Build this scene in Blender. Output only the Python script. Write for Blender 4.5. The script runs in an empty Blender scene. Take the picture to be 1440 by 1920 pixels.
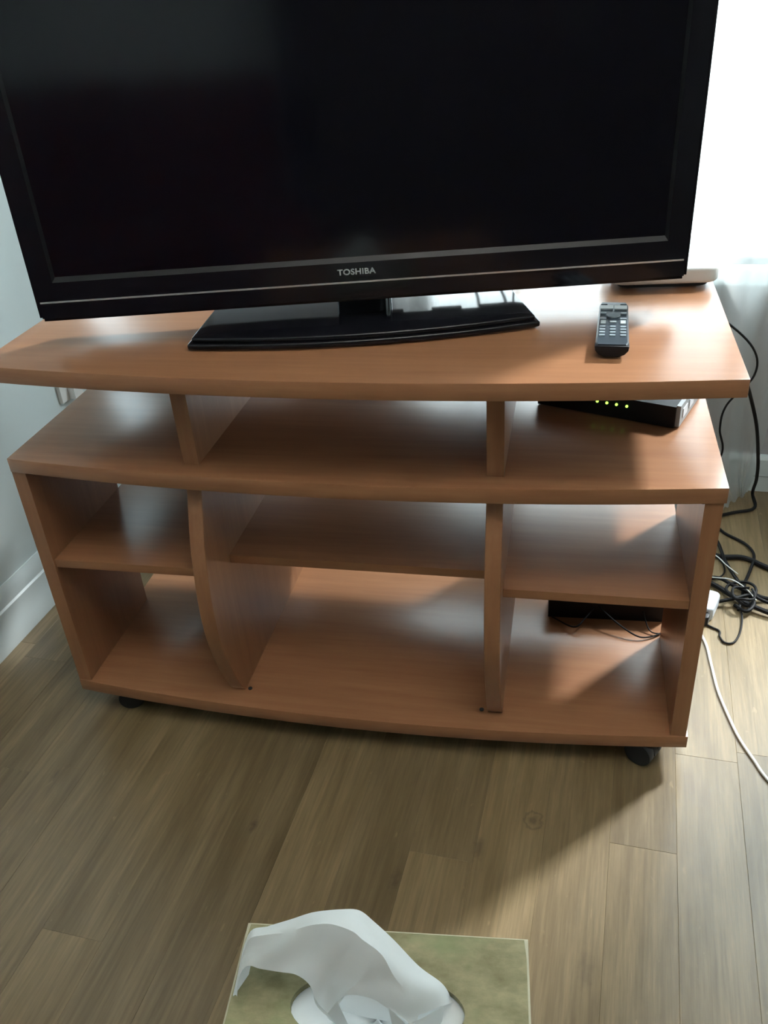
import bpy, bmesh, math, random
from mathutils import Vector, Matrix

random.seed(7)
C = bpy.context.scene.collection
SC = bpy.context.scene
ROT = math.radians(3.8)          # the TV stand is turned 3.8 degrees against the room
ROOM_L, ROOM_R, ROOM_B, ROOM_F, ROOM_H = -0.298, 3.3, 1.14, -2.75, 2.75

# ------------------------------------------------------------------ camera
cam = bpy.data.cameras.new('camera'); camo = bpy.data.objects.new('camera', cam); C.objects.link(camo)
_r = Vector((0.9640, 0.2580, -0.0642)).normalized()
_f = Vector((-0.2521, 0.8128, -0.5250)).normalized()
_u = _r.cross(_f).normalized(); _r = _f.cross(_u).normalized()
M = Matrix((( _r.x, _u.x, -_f.x, 1.0329), (_r.y, _u.y, -_f.y, -1.1242), (_r.z, _u.z, -_f.z, 1.2803), (0, 0, 0, 1)))
camo.matrix_world = M
cam.sensor_fit = 'HORIZONTAL'; cam.sensor_width = 36.0; cam.lens = 36.0 * 1638.52 / 1440.0
cam.clip_start = 0.02
SC.camera = camo

# ------------------------------------------------------------------ sky, sun, exposure
SC.view_settings.view_transform = 'Standard'; SC.view_settings.look = 'None'
SC.view_settings.exposure = 0.0; SC.view_settings.gamma = 1.0; SC.view_settings.use_curve_mapping = False
FILL_LAMP = 160.0                      # brightness of the added fill light
SKY = 22.0
W = bpy.data.worlds.new('overcast_sky'); SC.world = W; W.use_nodes = True
nt = W.node_tree; nt.nodes.clear()
tc = nt.nodes.new('ShaderNodeTexCoord'); sx = nt.nodes.new('ShaderNodeSeparateXYZ')
rp = nt.nodes.new('ShaderNodeValToRGB'); bg = nt.nodes.new('ShaderNodeBackground'); wo = nt.nodes.new('ShaderNodeOutputWorld')
mr = nt.nodes.new('ShaderNodeMapRange'); mr.inputs[1].default_value = -1; mr.inputs[2].default_value = 1
nt.links.new(tc.outputs['Generated'], sx.inputs[0]); nt.links.new(sx.outputs[2], mr.inputs[0])
nt.links.new(mr.outputs[0], rp.inputs[0]); nt.links.new(rp.outputs[0], bg.inputs[0]); nt.links.new(bg.outputs[0], wo.inputs[0])
rp.color_ramp.elements[0].position = 0.46; rp.color_ramp.elements[0].color = (0.12, 0.13, 0.12, 1)
rp.color_ramp.elements[1].position = 0.52; rp.color_ramp.elements[1].color = (0.36, 0.41, 0.44, 1)
e = rp.color_ramp.elements.new(1.0); e.color = (0.86, 0.97, 1.0, 1)
bg.inputs[1].default_value = SKY

# soft sun behind thin cloud
SUN = 8.5
if SUN:
    sl = bpy.data.lights.new('hazy_sun', 'SUN'); sl.energy = SUN; sl.angle = math.radians(6.5)
    so = bpy.data.objects.new('hazy_sun', sl); C.objects.link(so)
    so.rotation_euler = (math.radians(46), 0, math.radians(141))   # from the right, behind the stand, 44 degrees high

WIN = (0.475, 1.50, 0.62, 2.60)  # window opening in the back wall: u0, u1, z0, z1
WIN3 = (1.70, 2.30, 0.62, 2.60) # its neighbour to the right, without a curtain
WIN4 = (0.70, 1.06, 0.74, 2.60)   # narrow window in the left wall near the corner: v0, v1, z0, z1
for w_ in (WIN, WIN3):
    pl = bpy.data.lights.new('window_portal', 'AREA'); pl.shape = 'RECTANGLE'
    pl.size = w_[1]-w_[0]; pl.size_y = w_[3]-w_[2]; pl.cycles.is_portal = True
    po = bpy.data.objects.new('window_portal', pl); C.objects.link(po)
    po.location = ((w_[0]+w_[1])/2, ROOM_B+0.16, (w_[2]+w_[3])/2); po.rotation_euler = (-math.pi/2, 0, 0)
pl = bpy.data.lights.new('window_portal', 'AREA'); pl.shape = 'RECTANGLE'; pl.size = WIN4[3]-WIN4[2]; pl.size_y = WIN4[1]-WIN4[0]; pl.cycles.is_portal = True
po = bpy.data.objects.new('window_portal', pl); C.objects.link(po); po.location = (ROOM_L-0.16, (WIN4[0]+WIN4[1])/2, (WIN4[2]+WIN4[3])/2); po.rotation_euler = (0, -math.pi/2, 0)

# ------------------------------------------------------------------ materials
def mat(name, col, rough=0.5, spec=0.5, metal=0.0, emit=None, estr=0.0, coat=0.0):
    m = bpy.data.materials.new(name); m.use_nodes = True
    b = m.node_tree.nodes['Principled BSDF']
    b.inputs['Base Color'].default_value = (*col, 1); b.inputs['Roughness'].default_value = rough
    b.inputs['Specular IOR Level'].default_value = spec; b.inputs['Metallic'].default_value = metal
    if coat: b.inputs['Coat Weight'].default_value = coat; b.inputs['Coat Roughness'].default_value = 0.05
    if emit: b.inputs['Emission Color'].default_value = (*emit, 1); b.inputs['Emission Strength'].default_value = estr
    return m
def N(m, t, **kw):
    n = m.node_tree.nodes.new(t)
    for k, val in kw.items(): setattr(n, k, val)
    return n
def Lk(m, a, b): m.node_tree.links.new(a, b)
def math_node(m, op, a, b=None, clamp=False):
    n = N(m, 'ShaderNodeMath', operation=op); n.use_clamp = clamp
    for i, v in enumerate((a, b)):
        if v is None: continue
        if isinstance(v, (int, float)): n.inputs[i].default_value = v
        else: Lk(m, v, n.inputs[i])
    return n.outputs[0]
def mixcol(m, fac, a, b, mode='MIX'):
    n = N(m, 'ShaderNodeMix', data_type='RGBA', blend_type=mode)
    if isinstance(fac, (int, float)): n.inputs[0].default_value = fac
    else: Lk(m, fac, n.inputs[0])
    for i, v in ((6, a), (7, b)):
        if isinstance(v, tuple): n.inputs[i].default_value = (*v, 1)
        else: Lk(m, v, n.inputs[i])
    return n.outputs[2]

def laminate(name, scale):
    m = mat(name, (0.40, 0.22, 0.12), 0.28, 0.40)
    b = m.node_tree.nodes['Principled BSDF']
    t = N(m, 'ShaderNodeTexCoord'); mp = N(m, 'ShaderNodeMapping'); mp.inputs['Scale'].default_value = scale
    Lk(m, t.outputs['Object'], mp.inputs[0])
    n1 = N(m, 'ShaderNodeTexNoise'); n1.inputs['Scale'].default_value = 1.0; n1.inputs['Detail'].default_value = 5; n1.inputs['Roughness'].default_value = 0.65
    Lk(m, mp.outputs[0], n1.inputs['Vector'])
    mp2 = N(m, 'ShaderNodeMapping'); mp2.inputs['Scale'].default_value = tuple(s*4.3 for s in scale); Lk(m, t.outputs['Object'], mp2.inputs[0])
    n2 = N(m, 'ShaderNodeTexNoise'); n2.inputs['Scale'].default_value = 1.0; n2.inputs['Detail'].default_value = 3
    Lk(m, mp2.outputs[0], n2.inputs['Vector'])
    r = N(m, 'ShaderNodeValToRGB'); Lk(m, n1.outputs['Fac'], r.inputs[0])
    r.color_ramp.elements[0].position = 0.3; r.color_ramp.elements[0].color = (0.238, 0.107, 0.052, 1)
    r.color_ramp.elements[1].position = 0.7; r.color_ramp.elements[1].color = (0.317, 0.155, 0.077, 1)
    f = math_node(m, 'MULTIPLY', n2.outputs['Fac'], 0.35)
    Lk(m, mixcol(m, f, r.outputs[0], (0.209, 0.090, 0.043)), b.inputs['Base Color'])
    return m
wood_x = laminate('cherry_laminate_lengthwise', (3.0, 45.0, 45.0))
wood_z = laminate('cherry_laminate_upright', (45.0, 45.0, 3.0))

def oak_floor():
    m = mat('oak_plank', (0.2, 0.15, 0.1), 0.36, 0.62)
    b = m.node_tree.nodes['Principled BSDF']
    t = N(m, 'ShaderNodeTexCoord'); oi = N(m, 'ShaderNodeObjectInfo')
    cx = N(m, 'ShaderNodeCombineXYZ')
    Lk(m, math_node(m, 'MULTIPLY', oi.outputs['Random'], 37.0), cx.inputs[0]); Lk(m, math_node(m, 'MULTIPLY', oi.outputs['Random'], 91.0), cx.inputs[1])
    va = N(m, 'ShaderNodeVectorMath', operation='ADD'); Lk(m, t.outputs['Object'], va.inputs[0]); Lk(m, cx.outputs[0], va.inputs[1])
    def noise(scale, detail, rough=0.6, dist=0.0):
        mp = N(m, 'ShaderNodeMapping'); mp.inputs['Scale'].default_value = scale; Lk(m, va.outputs[0], mp.inputs[0])
        n = N(m, 'ShaderNodeTexNoise'); n.inputs['Scale'].default_value = 1; n.inputs['Detail'].default_value = detail
        n.inputs['Roughness'].default_value = rough; n.inputs['Distortion'].default_value = dist
        Lk(m, mp.outputs[0], n.inputs['Vector']); return n.outputs['Fac']
    n1 = noise((22, 2.2, 22), 6, 0.6, 0.4); n2 = noise((170, 6, 170), 4, 0.7); n3 = noise((7, 3.5, 7), 2)
    r = N(m, 'ShaderNodeValToRGB'); Lk(m, n1, r.inputs[0])
    r.color_ramp.elements[0].position = 0.30; r.color_ramp.elements[0].color = (0.120, 0.085, 0.038, 1)
    r.color_ramp.elements[1].position = 0.72; r.color_ramp.elements[1].color = (0.285, 0.215, 0.122, 1)
    gr = N(m, 'ShaderNodeMapRange'); gr.inputs[1].default_value = 0.35; gr.inputs[2].default_value = 0.68; Lk(m, n2, gr.inputs[0])
    c = mixcol(m, math_node(m, 'MULTIPLY', gr.outputs[0], 0.62), r.outputs[0], (0.095, 0.066, 0.032))
    tone = mixcol(m, oi.outputs['Random'], (0.78, 0.77, 0.74), (1.20, 1.18, 1.14))
    c = mixcol(m, 1.0, c, tone, 'MULTIPLY')
    dark = N(m, 'ShaderNodeMapRange'); dark.inputs[1].default_value = 0.62; dark.inputs[2].default_value = 0.8; Lk(m, n3, dark.inputs[0])
    c = mixcol(m, math_node(m, 'MULTIPLY', dark.outputs[0], 0.55), c, (0.10, 0.065, 0.04))
    # knots: a few dark eyes in the wood, where they lie on the floor
    geo = N(m, 'ShaderNodeNewGeometry')
    kn = N(m, 'ShaderNodeTexNoise'); kn.inputs['Scale'].default_value = 70; kn.inputs['Detail'].default_value = 4; Lk(m, geo.outputs['Position'], kn.inputs['Vector'])
    wob = math_node(m, 'SUBTRACT', kn.outputs['Fac'], 0.5)
    for (kx, ky, rad, st, ring) in ((0.462, -0.206, 0.011, 0.85, 0), (0.944, -0.094, 0.012, 0.55, 1), (0.735, -0.262, 0.016, 0.55, 0), (0.860, -0.170, 0.016, 0.5, 0), (1.05, -0.345, 0.022, 0.3, 0), (0.035, -0.18, 0.010, 0.4, 0)):
        sub = N(m, 'ShaderNodeVectorMath', operation='SUBTRACT'); sub.inputs[1].default_value = (kx, ky, 0); Lk(m, geo.outputs['Position'], sub.inputs[0])
        sc_ = N(m, 'ShaderNodeVectorMath', operation='MULTIPLY'); sc_.inputs[1].default_value = (1.5 if not ring else 1.0, 0.55 if not ring else 0.85, 0); Lk(m, sub.outputs[0], sc_.inputs[0])
        ln = N(m, 'ShaderNodeVectorMath', operation='LENGTH'); Lk(m, sc_.outputs[0], ln.inputs[0])
        d = math_node(m, 'ADD', ln.outputs['Value'], math_node(m, 'MULTIPLY', wob, rad*1.6))
        mk = N(m, 'ShaderNodeMapRange'); mk.inputs[1].default_value = rad; mk.inputs[2].default_value = rad*0.2; Lk(m, d, mk.inputs[0])
        c = mixcol(m, math_node(m, 'MULTIPLY', mk.outputs[0], st), c, (0.045, 0.030, 0.018))
        if ring:
            rn = math_node(m, 'ABSOLUTE', math_node(m, 'SUBTRACT', d, rad*1.25))
            mk2 = N(m, 'ShaderNodeMapRange'); mk2.inputs[1].default_value = 0.0035; mk2.inputs[2].default_value = 0.0; Lk(m, rn, mk2.inputs[0])
            c = mixcol(m, math_node(m, 'MULTIPLY', mk2.outputs[0], 0.5), c, (0.05, 0.033, 0.02))
    n4 = noise((75, 28, 75), 2, 0.5, 0.8)
    fl = N(m, 'ShaderNodeMapRange'); fl.inputs[1].default_value = 0.70; fl.inputs[2].default_value = 0.76; Lk(m, n4, fl.inputs[0])
    c = mixcol(m, math_node(m, 'MULTIPLY', fl.outputs[0], 0.35), c, (0.32, 0.24, 0.13))
    Lk(m, c, b.inputs['Base Color'])
    bp_ = N(m, 'ShaderNodeBump'); bp_.inputs['Strength'].default_value = 0.10; bp_.inputs['Distance'].default_value = 0.002
    Lk(m, n2, bp_.inputs['Height']); Lk(m, bp_.outputs[0], b.inputs['Normal'])
    return m
oak = oak_floor()

def paint(name, col, rough, bump=0.05, scale=120):
    m = mat(name, col, rough, 0.3); b = m.node_tree.nodes['Principled BSDF']
    t = N(m, 'ShaderNodeTexCoord'); n = N(m, 'ShaderNodeTexNoise'); n.inputs['Scale'].default_value = scale; n.inputs['Detail'].default_value = 3
    Lk(m, t.outputs['Object'], n.inputs['Vector'])
    bp_ = N(m, 'ShaderNodeBump'); bp_.inputs['Strength'].default_value = bump; bp_.inputs['Distance'].default_value = 0.003
    Lk(m, n.outputs['Fac'], bp_.inputs['Height']); Lk(m, bp_.outputs[0], b.inputs['Normal'])
    n2 = N(m, 'ShaderNodeTexNoise'); n2.inputs['Scale'].default_value = 3.0; Lk(m, t.outputs['Object'], n2.inputs['Vector'])
    Lk(m, mixcol(m, math_node(m, 'MULTIPLY', n2.outputs['Fac'], 0.12), col, tuple(c*0.8 for c in col)), b.inputs['Base Color'])
    return m
wall_paint = paint('pale_wall_paint', (0.67, 0.76, 0.77), 0.7)
wall_backlit = paint('backlit_wall_paint', (0.36, 0.36, 0.37), 0.75)  # darkness of the backlit back wall is put into this colour
trim_paint = paint('white_gloss_trim', (0.67, 0.75, 0.76), 0.35, 0.02)
ceil_paint = paint('white_ceiling_paint', (0.84, 0.84, 0.82), 0.8)
tv_gloss = mat('black_gloss_plastic', (0.005, 0.005, 0.007), 0.12, 0.28)
tv_screen = mat('dark_screen_glass', (0.003, 0.003, 0.005), 0.10, 0.38)
tv_matte = mat('black_matte_plastic', (0.012, 0.012, 0.014), 0.5, 0.4)
tv_lip = mat('dark_grey_satin_plastic', (0.006, 0.006, 0.007), 0.3, 0.25)
silver = mat('silver_trim', (0.75, 0.74, 0.74), 0.3, 0.5, 0.6)
letter_grey = mat('printed_grey_lettering', (0.42, 0.44, 0.44), 0.4, 0.5)
chrome = mat('chrome', (0.8, 0.82, 0.85), 0.12, 0.5, 1.0)
black_plastic = mat('black_plastic', (0.007, 0.007, 0.009), 0.45, 0.22)
rubber = mat('black_rubber', (0.012, 0.012, 0.013), 0.6, 0.3)
joint_brown = mat('brown_joint', (0.06, 0.045, 0.03), 0.7, 0.2)
cable_black = mat('black_cable', (0.006, 0.006, 0.007), 0.6, 0.2)
cable_white = mat('white_cable', (0.78, 0.78, 0.76), 0.45, 0.4)
white_plastic = mat('white_plastic', (0.82, 0.82, 0.80), 0.35, 0.5)
grey_plastic = mat('grey_plastic', (0.28, 0.30, 0.31), 0.45, 0.4)
light_grey = mat('pale_grey_plastic', (0.62, 0.66, 0.70), 0.4, 0.4)
blue_white = mat('bluish_white_plastic', (0.66, 0.72, 0.80), 0.4, 0.4)
remote_body = mat('slate_plastic', (0.026, 0.038, 0.050), 0.35, 0.5)
key_grey = mat('grey_key', (0.30, 0.36, 0.40), 0.35, 0.5)
key_dark = mat('dark_key', (0.05, 0.07, 0.085), 0.4, 0.5)
key_silver = mat('silver_key', (0.42, 0.48, 0.50), 0.4, 0.5)
led_green = mat('green_led', (0.2, 0.8, 0.1), 0.4, 0.5, 0, (0.45, 1.0, 0.12), 2.2)
led_orange = mat('orange_led', (0.8, 0.2, 0.05), 0.4, 0.5, 0, (1.0, 0.16, 0.03), 6.0)
slot_dark = mat('dark_slot', (0.03, 0.03, 0.03), 0.7, 0.2)
film_white = mat('white_film', (0.88, 0.91, 0.92), 0.5, 0.4)

def distressed():
    m = mat('distressed_green_wood', (0.3, 0.3, 0.2), 0.6, 0.3); b = m.node_tree.nodes['Principled BSDF']
    t = N(m, 'ShaderNodeTexCoord')
    def noise(s, d):
        mp = N(m, 'ShaderNodeMapping'); mp.inputs['Scale'].default_value = s; Lk(m, t.outputs['Object'], mp.inputs[0])
        n = N(m, 'ShaderNodeTexNoise'); n.inputs['Scale'].default_value = 1; n.inputs['Detail'].default_value = d; n.inputs['Roughness'].default_value = 0.65
        Lk(m, mp.outputs[0], n.inputs['Vector']); return n.outputs['Fac']
    r = N(m, 'ShaderNodeValToRGB'); Lk(m, noise((30, 45, 30), 6), r.inputs[0])
    r.color_ramp.elements[0].position = 0.32; r.color_ramp.elements[0].color = (0.10, 0.10, 0.042, 1)
    r.color_ramp.elements[1].position = 0.72; r.color_ramp.elements[1].color = (0.33, 0.31, 0.18, 1)
    g = N(m, 'ShaderNodeMapRange'); g.inputs[1].default_value = 0.5; g.inputs[2].default_value = 0.68; Lk(m, noise((14, 20, 14), 3), g.inputs[0])
    c = mixcol(m, math_node(m, 'MULTIPLY', g.outputs[0], 0.6), r.outputs[0], (0.12, 0.18, 0.075))
    fn = noise((60, 220, 60), 4)
    c = mixcol(m, math_node(m, 'MULTIPLY', fn, 0.5), c, (0.20, 0.16, 0.09))
    Lk(m, c, b.inputs['Base Color'])
    bp_ = N(m, 'ShaderNodeBump'); bp_.inputs['Strength'].default_value = 0.15; bp_.inputs['Distance'].default_value = 0.002
    Lk(m, fn, bp_.inputs['Height']); Lk(m, bp_.outputs[0], b.inputs['Normal'])
    return m
green_wood = distressed()
pale_edge = mat('pale_worn_edge', (0.50, 0.47, 0.34), 0.6, 0.3)

def translucent(name, col, transp, tr_frac=0.6):
    m = bpy.data.materials.new(name); m.use_nodes = True; n = m.node_tree.nodes; n.clear()
    o = n.new('ShaderNodeOutputMaterial'); d = n.new('ShaderNodeBsdfDiffuse'); t = n.new('ShaderNodeBsdfTranslucent'); tp = n.new('ShaderNodeBsdfTransparent')
    d.inputs[0].default_value = (*col, 1); t.inputs[0].default_value = (*col, 1)
    m1 = n.new('ShaderNodeMixShader'); m1.inputs[0].default_value = tr_frac; m2 = n.new('ShaderNodeMixShader'); m2.inputs[0].default_value = transp
    Lk(m, d.outputs[0], m1.inputs[1]); Lk(m, t.outputs[0], m1.inputs[2]); Lk(m, m1.outputs[0], m2.inputs[1]); Lk(m, tp.outputs[0], m2.inputs[2]); Lk(m, m2.outputs[0], o.inputs[0])
    return m
sheer = translucent('sheer_voile', (0.80, 0.83, 0.83), 0.48, 0.45)
tissue_mat = translucent('white_tissue', (0.93, 0.95, 0.95), 0.0, 0.38)

def pane_glass(name, tint):
    m = bpy.data.materials.new(name); m.use_nodes = True; n = m.node_tree.nodes; n.clear()
    o = n.new('ShaderNodeOutputMaterial'); tp = n.new('ShaderNodeBsdfTransparent'); g = n.new('ShaderNodeBsdfGlossy'); g.inputs['Roughness'].default_value = 0.02
    lw = n.new('ShaderNodeLayerWeight'); lw.inputs[0].default_value = 0.5; mx = n.new('ShaderNodeMixShader')
    tp.inputs[0].default_value = (*tint, 1)
    fac = math_node(m, 'ADD', math_node(m, 'MULTIPLY', math_node(m, 'POWER', lw.outputs['Facing'], 5.0), 0.9), 0.04, True)
    Lk(m, fac, mx.inputs[0]); Lk(m, tp.outputs[0], mx.inputs[1]); Lk(m, g.outputs[0], mx.inputs[2]); Lk(m, mx.outputs[0], o.inputs[0])
    return m
glass = pane_glass('window_glass', (0.95, 0.97, 0.97)); obscured = pane_glass('tinted_window_glass', (0.62, 0.66, 0.67))

# ------------------------------------------------------------------ helpers
def S(x, y, z=0.0):                      # a point measured in the stand's own axes, in room axes
    c, s = math.cos(ROT), math.sin(ROT)
    return Vector((c*x - s*y, s*x + c*y, z))
def bx(bm, x0, x1, y0, y1, z0, z1):
    vs = [bm.verts.new(p) for p in ((x0,y0,z0),(x1,y0,z0),(x1,y1,z0),(x0,y1,z0),(x0,y0,z1),(x1,y0,z1),(x1,y1,z1),(x0,y1,z1))]
    for f in ((0,3,2,1),(4,5,6,7),(0,1,5,4),(1,2,6,5),(2,3,7,6),(3,0,4,7)): bm.faces.new([vs[i] for i in f])
    return vs
def bevel(bm, w, seg=2, ang=30):
    es = [e for e in bm.edges if len(e.link_faces) == 2 and e.calc_face_angle(0) > math.radians(ang)]
    bmesh.ops.bevel(bm, geom=es, offset=w, segments=seg, affect='EDGES', profile=0.5, clamp_overlap=True)
def prism(bm, pts, axis, a, b):          # closed outline swept along one axis
    def P(p, t):
        if axis == 'z': return (p[0], p[1], t)
        if axis == 'x': return (t, p[0], p[1])
        return (p[0], t, p[1])
    lo = [bm.verts.new(P(p, a)) for p in pts]; hi = [bm.verts.new(P(p, b)) for p in pts]
    n = len(pts)
    bm.faces.new(lo[::-1]); bm.faces.new(hi)
    for i in range(n): bm.faces.new((lo[i], lo[(i+1) % n], hi[(i+1) % n], hi[i]))
    bmesh.ops.recalc_face_normals(bm, faces=bm.faces)
def cyl(bm, c, axis, r, h, seg=24, r2=None):
    M_ = Matrix.Translation(c)
    if axis == 'x': M_ = M_ @ Matrix.Rotation(math.pi/2, 4, 'Y')
    if axis == 'y': M_ = M_ @ Matrix.Rotation(math.pi/2, 4, 'X')
    bmesh.ops.create_cone(bm, cap_ends=True, segments=seg, radius1=r, radius2=r if r2 is None else r2, depth=h, matrix=M_)
def spline(pts, per=8):
    P = [Vector(p) for p in pts]; P = [P[0]*2-P[1]] + P + [P[-1]*2-P[-2]]; out = []
    for i in range(1, len(P)-2):
        for k in range(per):
            t = k/per; a, b, c, d = P[i-1], P[i], P[i+1], P[i+2]
            out.append(0.5*((2*b) + (c-a)*t + (2*a-5*b+4*c-d)*t*t + (3*b-a-3*c+d)*t**3))
    out.append(P[-2]); return out
def tube(bm, pts, r, seg=8, per=8, smooth=True):
    P = spline(pts, per) if smooth else [Vector(p) for p in pts]
    rings = []; prev = None
    for i, p in enumerate(P):
        t = (P[min(i+1, len(P)-1)] - P[max(i-1, 0)]).normalized()
        if prev is None:
            up = Vector((0, 0, 1)) if abs(t.z) < 0.9 else Vector((1, 0, 0)); nrm = (up - t*up.dot(t)).normalized()
        else: nrm = (prev - t*prev.dot(t)).normalized()
        prev = nrm; bi = t.cross(nrm)
        rings.append([bm.verts.new(p + r*(math.cos(2*math.pi*k/seg)*nrm + math.sin(2*math.pi*k/seg)*bi)) for k in range(seg)])
    for a, b in zip(rings, rings[1:]):
        for k in range(seg): bm.faces.new((a[k], a[(k+1) % seg], b[(k+1) % seg], b[k]))
    bm.faces.new(rings[0][::-1]); bm.faces.new(rings[-1])
def rounded(w, d, r, seg=6, cx=0.0, cy=0.0):
    out = []
    for sx_, sy_, a0 in ((1, 1, 0), (-1, 1, 90), (-1, -1, 180), (1, -1, 270)):
        for k in range(seg+1):
            a = math.radians(a0 + 90*k/seg)
            out.append((cx + sx_*(w/2-r) + r*math.cos(a), cy + sy_*(d/2-r) + r*math.sin(a)))
    return out
def obj(name, bm, m, parent=None, smooth=True, loc=None, rz=None):
    me = bpy.data.meshes.new(name); bmesh.ops.recalc_face_normals(bm, faces=bm.faces); bm.to_mesh(me); bm.free()
    for mm in (m if isinstance(m, (list, tuple)) else [m]): me.materials.append(mm)
    if smooth:
        for p in me.polygons: p.use_smooth = True
        me.set_sharp_from_angle(angle=math.radians(35))
    o = bpy.data.objects.new(name, me); C.objects.link(o)
    if parent: o.parent = parent
    if loc is not None: o.location = loc
    if rz is not None: o.rotation_euler = (0, 0, rz)
    return o
def tag(o, label, cat, group=None):
    o['label'] = label; o['category'] = cat
    if group: o['group'] = group
    return o
def thing(name, label, cat, loc, rz=0.0, group=None):
    o = bpy.data.objects.new(name, None); C.objects.link(o); o.location = loc; o.rotation_euler = (0, 0, rz); o.empty_display_size = 0.05
    return tag(o, label, cat, group)
def struct(name, bm, m, parent=None, smooth=True):
    o = obj(name, bm, m, parent, smooth)
    if parent is None: o['kind'] = 'structure'
    return o
def B(*a, bev=0.0, seg=2):
    bm = bmesh.new(); bx(bm, *a)
    if bev: bevel(bm, bev, seg)
    return bm

# ------------------------------------------------------------------ room shell
T = 0.16
bm = bmesh.new(); a0, a1, c0, c1 = WIN4
for a in ((ROOM_F, a0, 0, ROOM_H), (a1, ROOM_B, 0, ROOM_H), (a0, a1, 0, c0), (a0, a1, c1, ROOM_H)): bx(bm, ROOM_L-T, ROOM_L, a[0], a[1], a[2], a[3])
struct('wall_left', bm, wall_paint)
bm = bmesh.new(); z0, z1 = WIN[2], WIN[3]; ue = ROOM_L-T
for w_ in (WIN, WIN3):
    bx(bm, ue, w_[0], ROOM_B, ROOM_B+T, 0, ROOM_H); bx(bm, w_[0], w_[1], ROOM_B, ROOM_B+T, 0, z0); bx(bm, w_[0], w_[1], ROOM_B, ROOM_B+T, z1, ROOM_H); ue = w_[1]
bx(bm, ue, ROOM_R+T, ROOM_B, ROOM_B+T, 0, ROOM_H)
struct('wall_back', bm, wall_backlit)
struct('wall_right', B(ROOM_R, ROOM_R+T, ROOM_F, ROOM_B, 0, ROOM_H), wall_paint)
struct('wall_front', B(ROOM_L-T, ROOM_R+T, ROOM_F-T, ROOM_F, 0, ROOM_H), wall_paint)
struct('ceiling', B(ROOM_L-T, ROOM_R+T, ROOM_F-T, ROOM_B+T, ROOM_H, ROOM_H+0.1), ceil_paint)
floor = struct('floor', B(ROOM_L-T, ROOM_R+T, ROOM_F-T, ROOM_B+T, -0.12, -0.013), joint_brown)

# oak planks, each a piece of the floor
PW, PL = 0.1095, 1.22
known = {-4: -0.182, -1: -0.468, 4: -0.200, 7: -0.112}      # columns whose end joint shows in the photograph
full = None
k0 = int(math.floor((ROOM_L - 0.308)/PW)); k1 = int(math.ceil((ROOM_R - 0.308)/PW))
def plank_mesh(w, l):
    bm = bmesh.new(); bx(bm, 0, w, 0, l, -0.012, 0.0)
    top = [e for e in bm.edges if all(abs(v.co.z) < 1e-6 for v in e.verts)]
    bmesh.ops.bevel(bm, geom=top, offset=0.0005, segments=1, affect='EDGES')
    me = bpy.data.meshes.new('plank'); bm.to_mesh(me); bm.free(); me.materials.append(oak); return me
full = plank_mesh(PW, PL)
for k in range(k0, k1):
    ua = 0.308 + k*PW; ub = ua + PW
    a = max(ua, ROOM_L); b_ = min(ub, ROOM_R)
    if b_-a < 0.01: continue
    s0 = known.get(k, random.uniform(0.08, 0.34)) - 3*PL
    v = s0
    while v < ROOM_B:
        va, vb = max(v, ROOM_F), min(v+PL, ROOM_B)
        if vb-va > 0.01:
            whole = abs(vb-va-PL) < 1e-6 and abs(b_-a-PW) < 1e-6
            o = bpy.data.objects.new('plank', full if whole else plank_mesh(b_-a, vb-va)); C.objects.link(o)
            o.location = (a, va, 0); o.parent = floor
        v += PL

# skirting boards with a moulded top
def skirting(name, axis, pos, a, b, sign):
    prof = [(0, 0), (0.018, 0), (0.018, 0.042), (0.0165, 0.045), (0.0165, 0.100), (0.012, 0.104), (0.012, 0.128), (0.006, 0.140), (0.003, 0.147), (0, 0.147)]
    bm = bmesh.new()
    if axis == 'v':    # runs along the depth of the room
        prism(bm, [(pos + sign*p[0], p[1]) for p in prof], 'y', a, b)
    else:
        prism(bm, [(pos + sign*p[0], p[1]) for p in prof], 'x', a, b)
    return struct(name, bm, trim_paint)
skirting('baseboard_left', 'v', ROOM_L, ROOM_F+0.02, ROOM_B-0.001, 1)
bm = bmesh.new(); prism(bm, [(ROOM_B-p[0], p[1]) for p in [(0, 0), (0.014, 0), (0.014, 0.045), (0.018, 0.050), (0.018, 0.098), (0.010, 0.108), (0, 0.108)]], 'x', ROOM_L+0.019, ROOM_R-0.001)
struct('baseboard_back', bm, trim_paint)

# window with frame, sash and panes
for i, w_ in enumerate((WIN, WIN3)):
    a0, a1 = w_[0], w_[1]
    win = bpy.data.objects.new('window_%d' % (i+1), None); C.objects.link(win); win['kind'] = 'structure'
    win.location = ((a0+a1)/2, ROOM_B+0.09, z0)
    wu, wh = (a1-a0)/2, z1-z0
    fr = bmesh.new()
    for a in ((-wu, -wu+0.05, 0, wh), (wu-0.05, wu, 0, wh), (-wu+0.05, wu-0.05, 0, 0.05), (-wu+0.05, wu-0.05, wh-0.05, wh)): bx(fr, a[0], a[1], -0.03, 0.03, a[2], a[3])
    obj('frame', fr, white_plastic, win)
    obj('pane', B(-wu+0.05, wu-0.05, -0.004, 0.004, 0.05, wh-0.05), glass, win)
win = bpy.data.objects.new('window_3', None); C.objects.link(win); win['kind'] = 'structure'; win.location = (ROOM_L-0.09, (WIN4[0]+WIN4[1])/2, WIN4[2])
wu, wh = (WIN4[1]-WIN4[0])/2, WIN4[3]-WIN4[2]
fr = bmesh.new()
for a in ((-wu, -wu+0.04, 0, wh), (wu-0.04, wu, 0, wh), (-wu+0.04, wu-0.04, 0, 0.04), (-wu+0.04, wu-0.04, wh-0.04, wh)): bx(fr, -0.03, 0.03, a[0], a[1], a[2], a[3])
obj('frame', fr, white_plastic, win)
obj('pane', B(-0.004, 0.004, -wu+0.04, wu-0.04, 0.04, wh-0.04), obscured, win)
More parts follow.
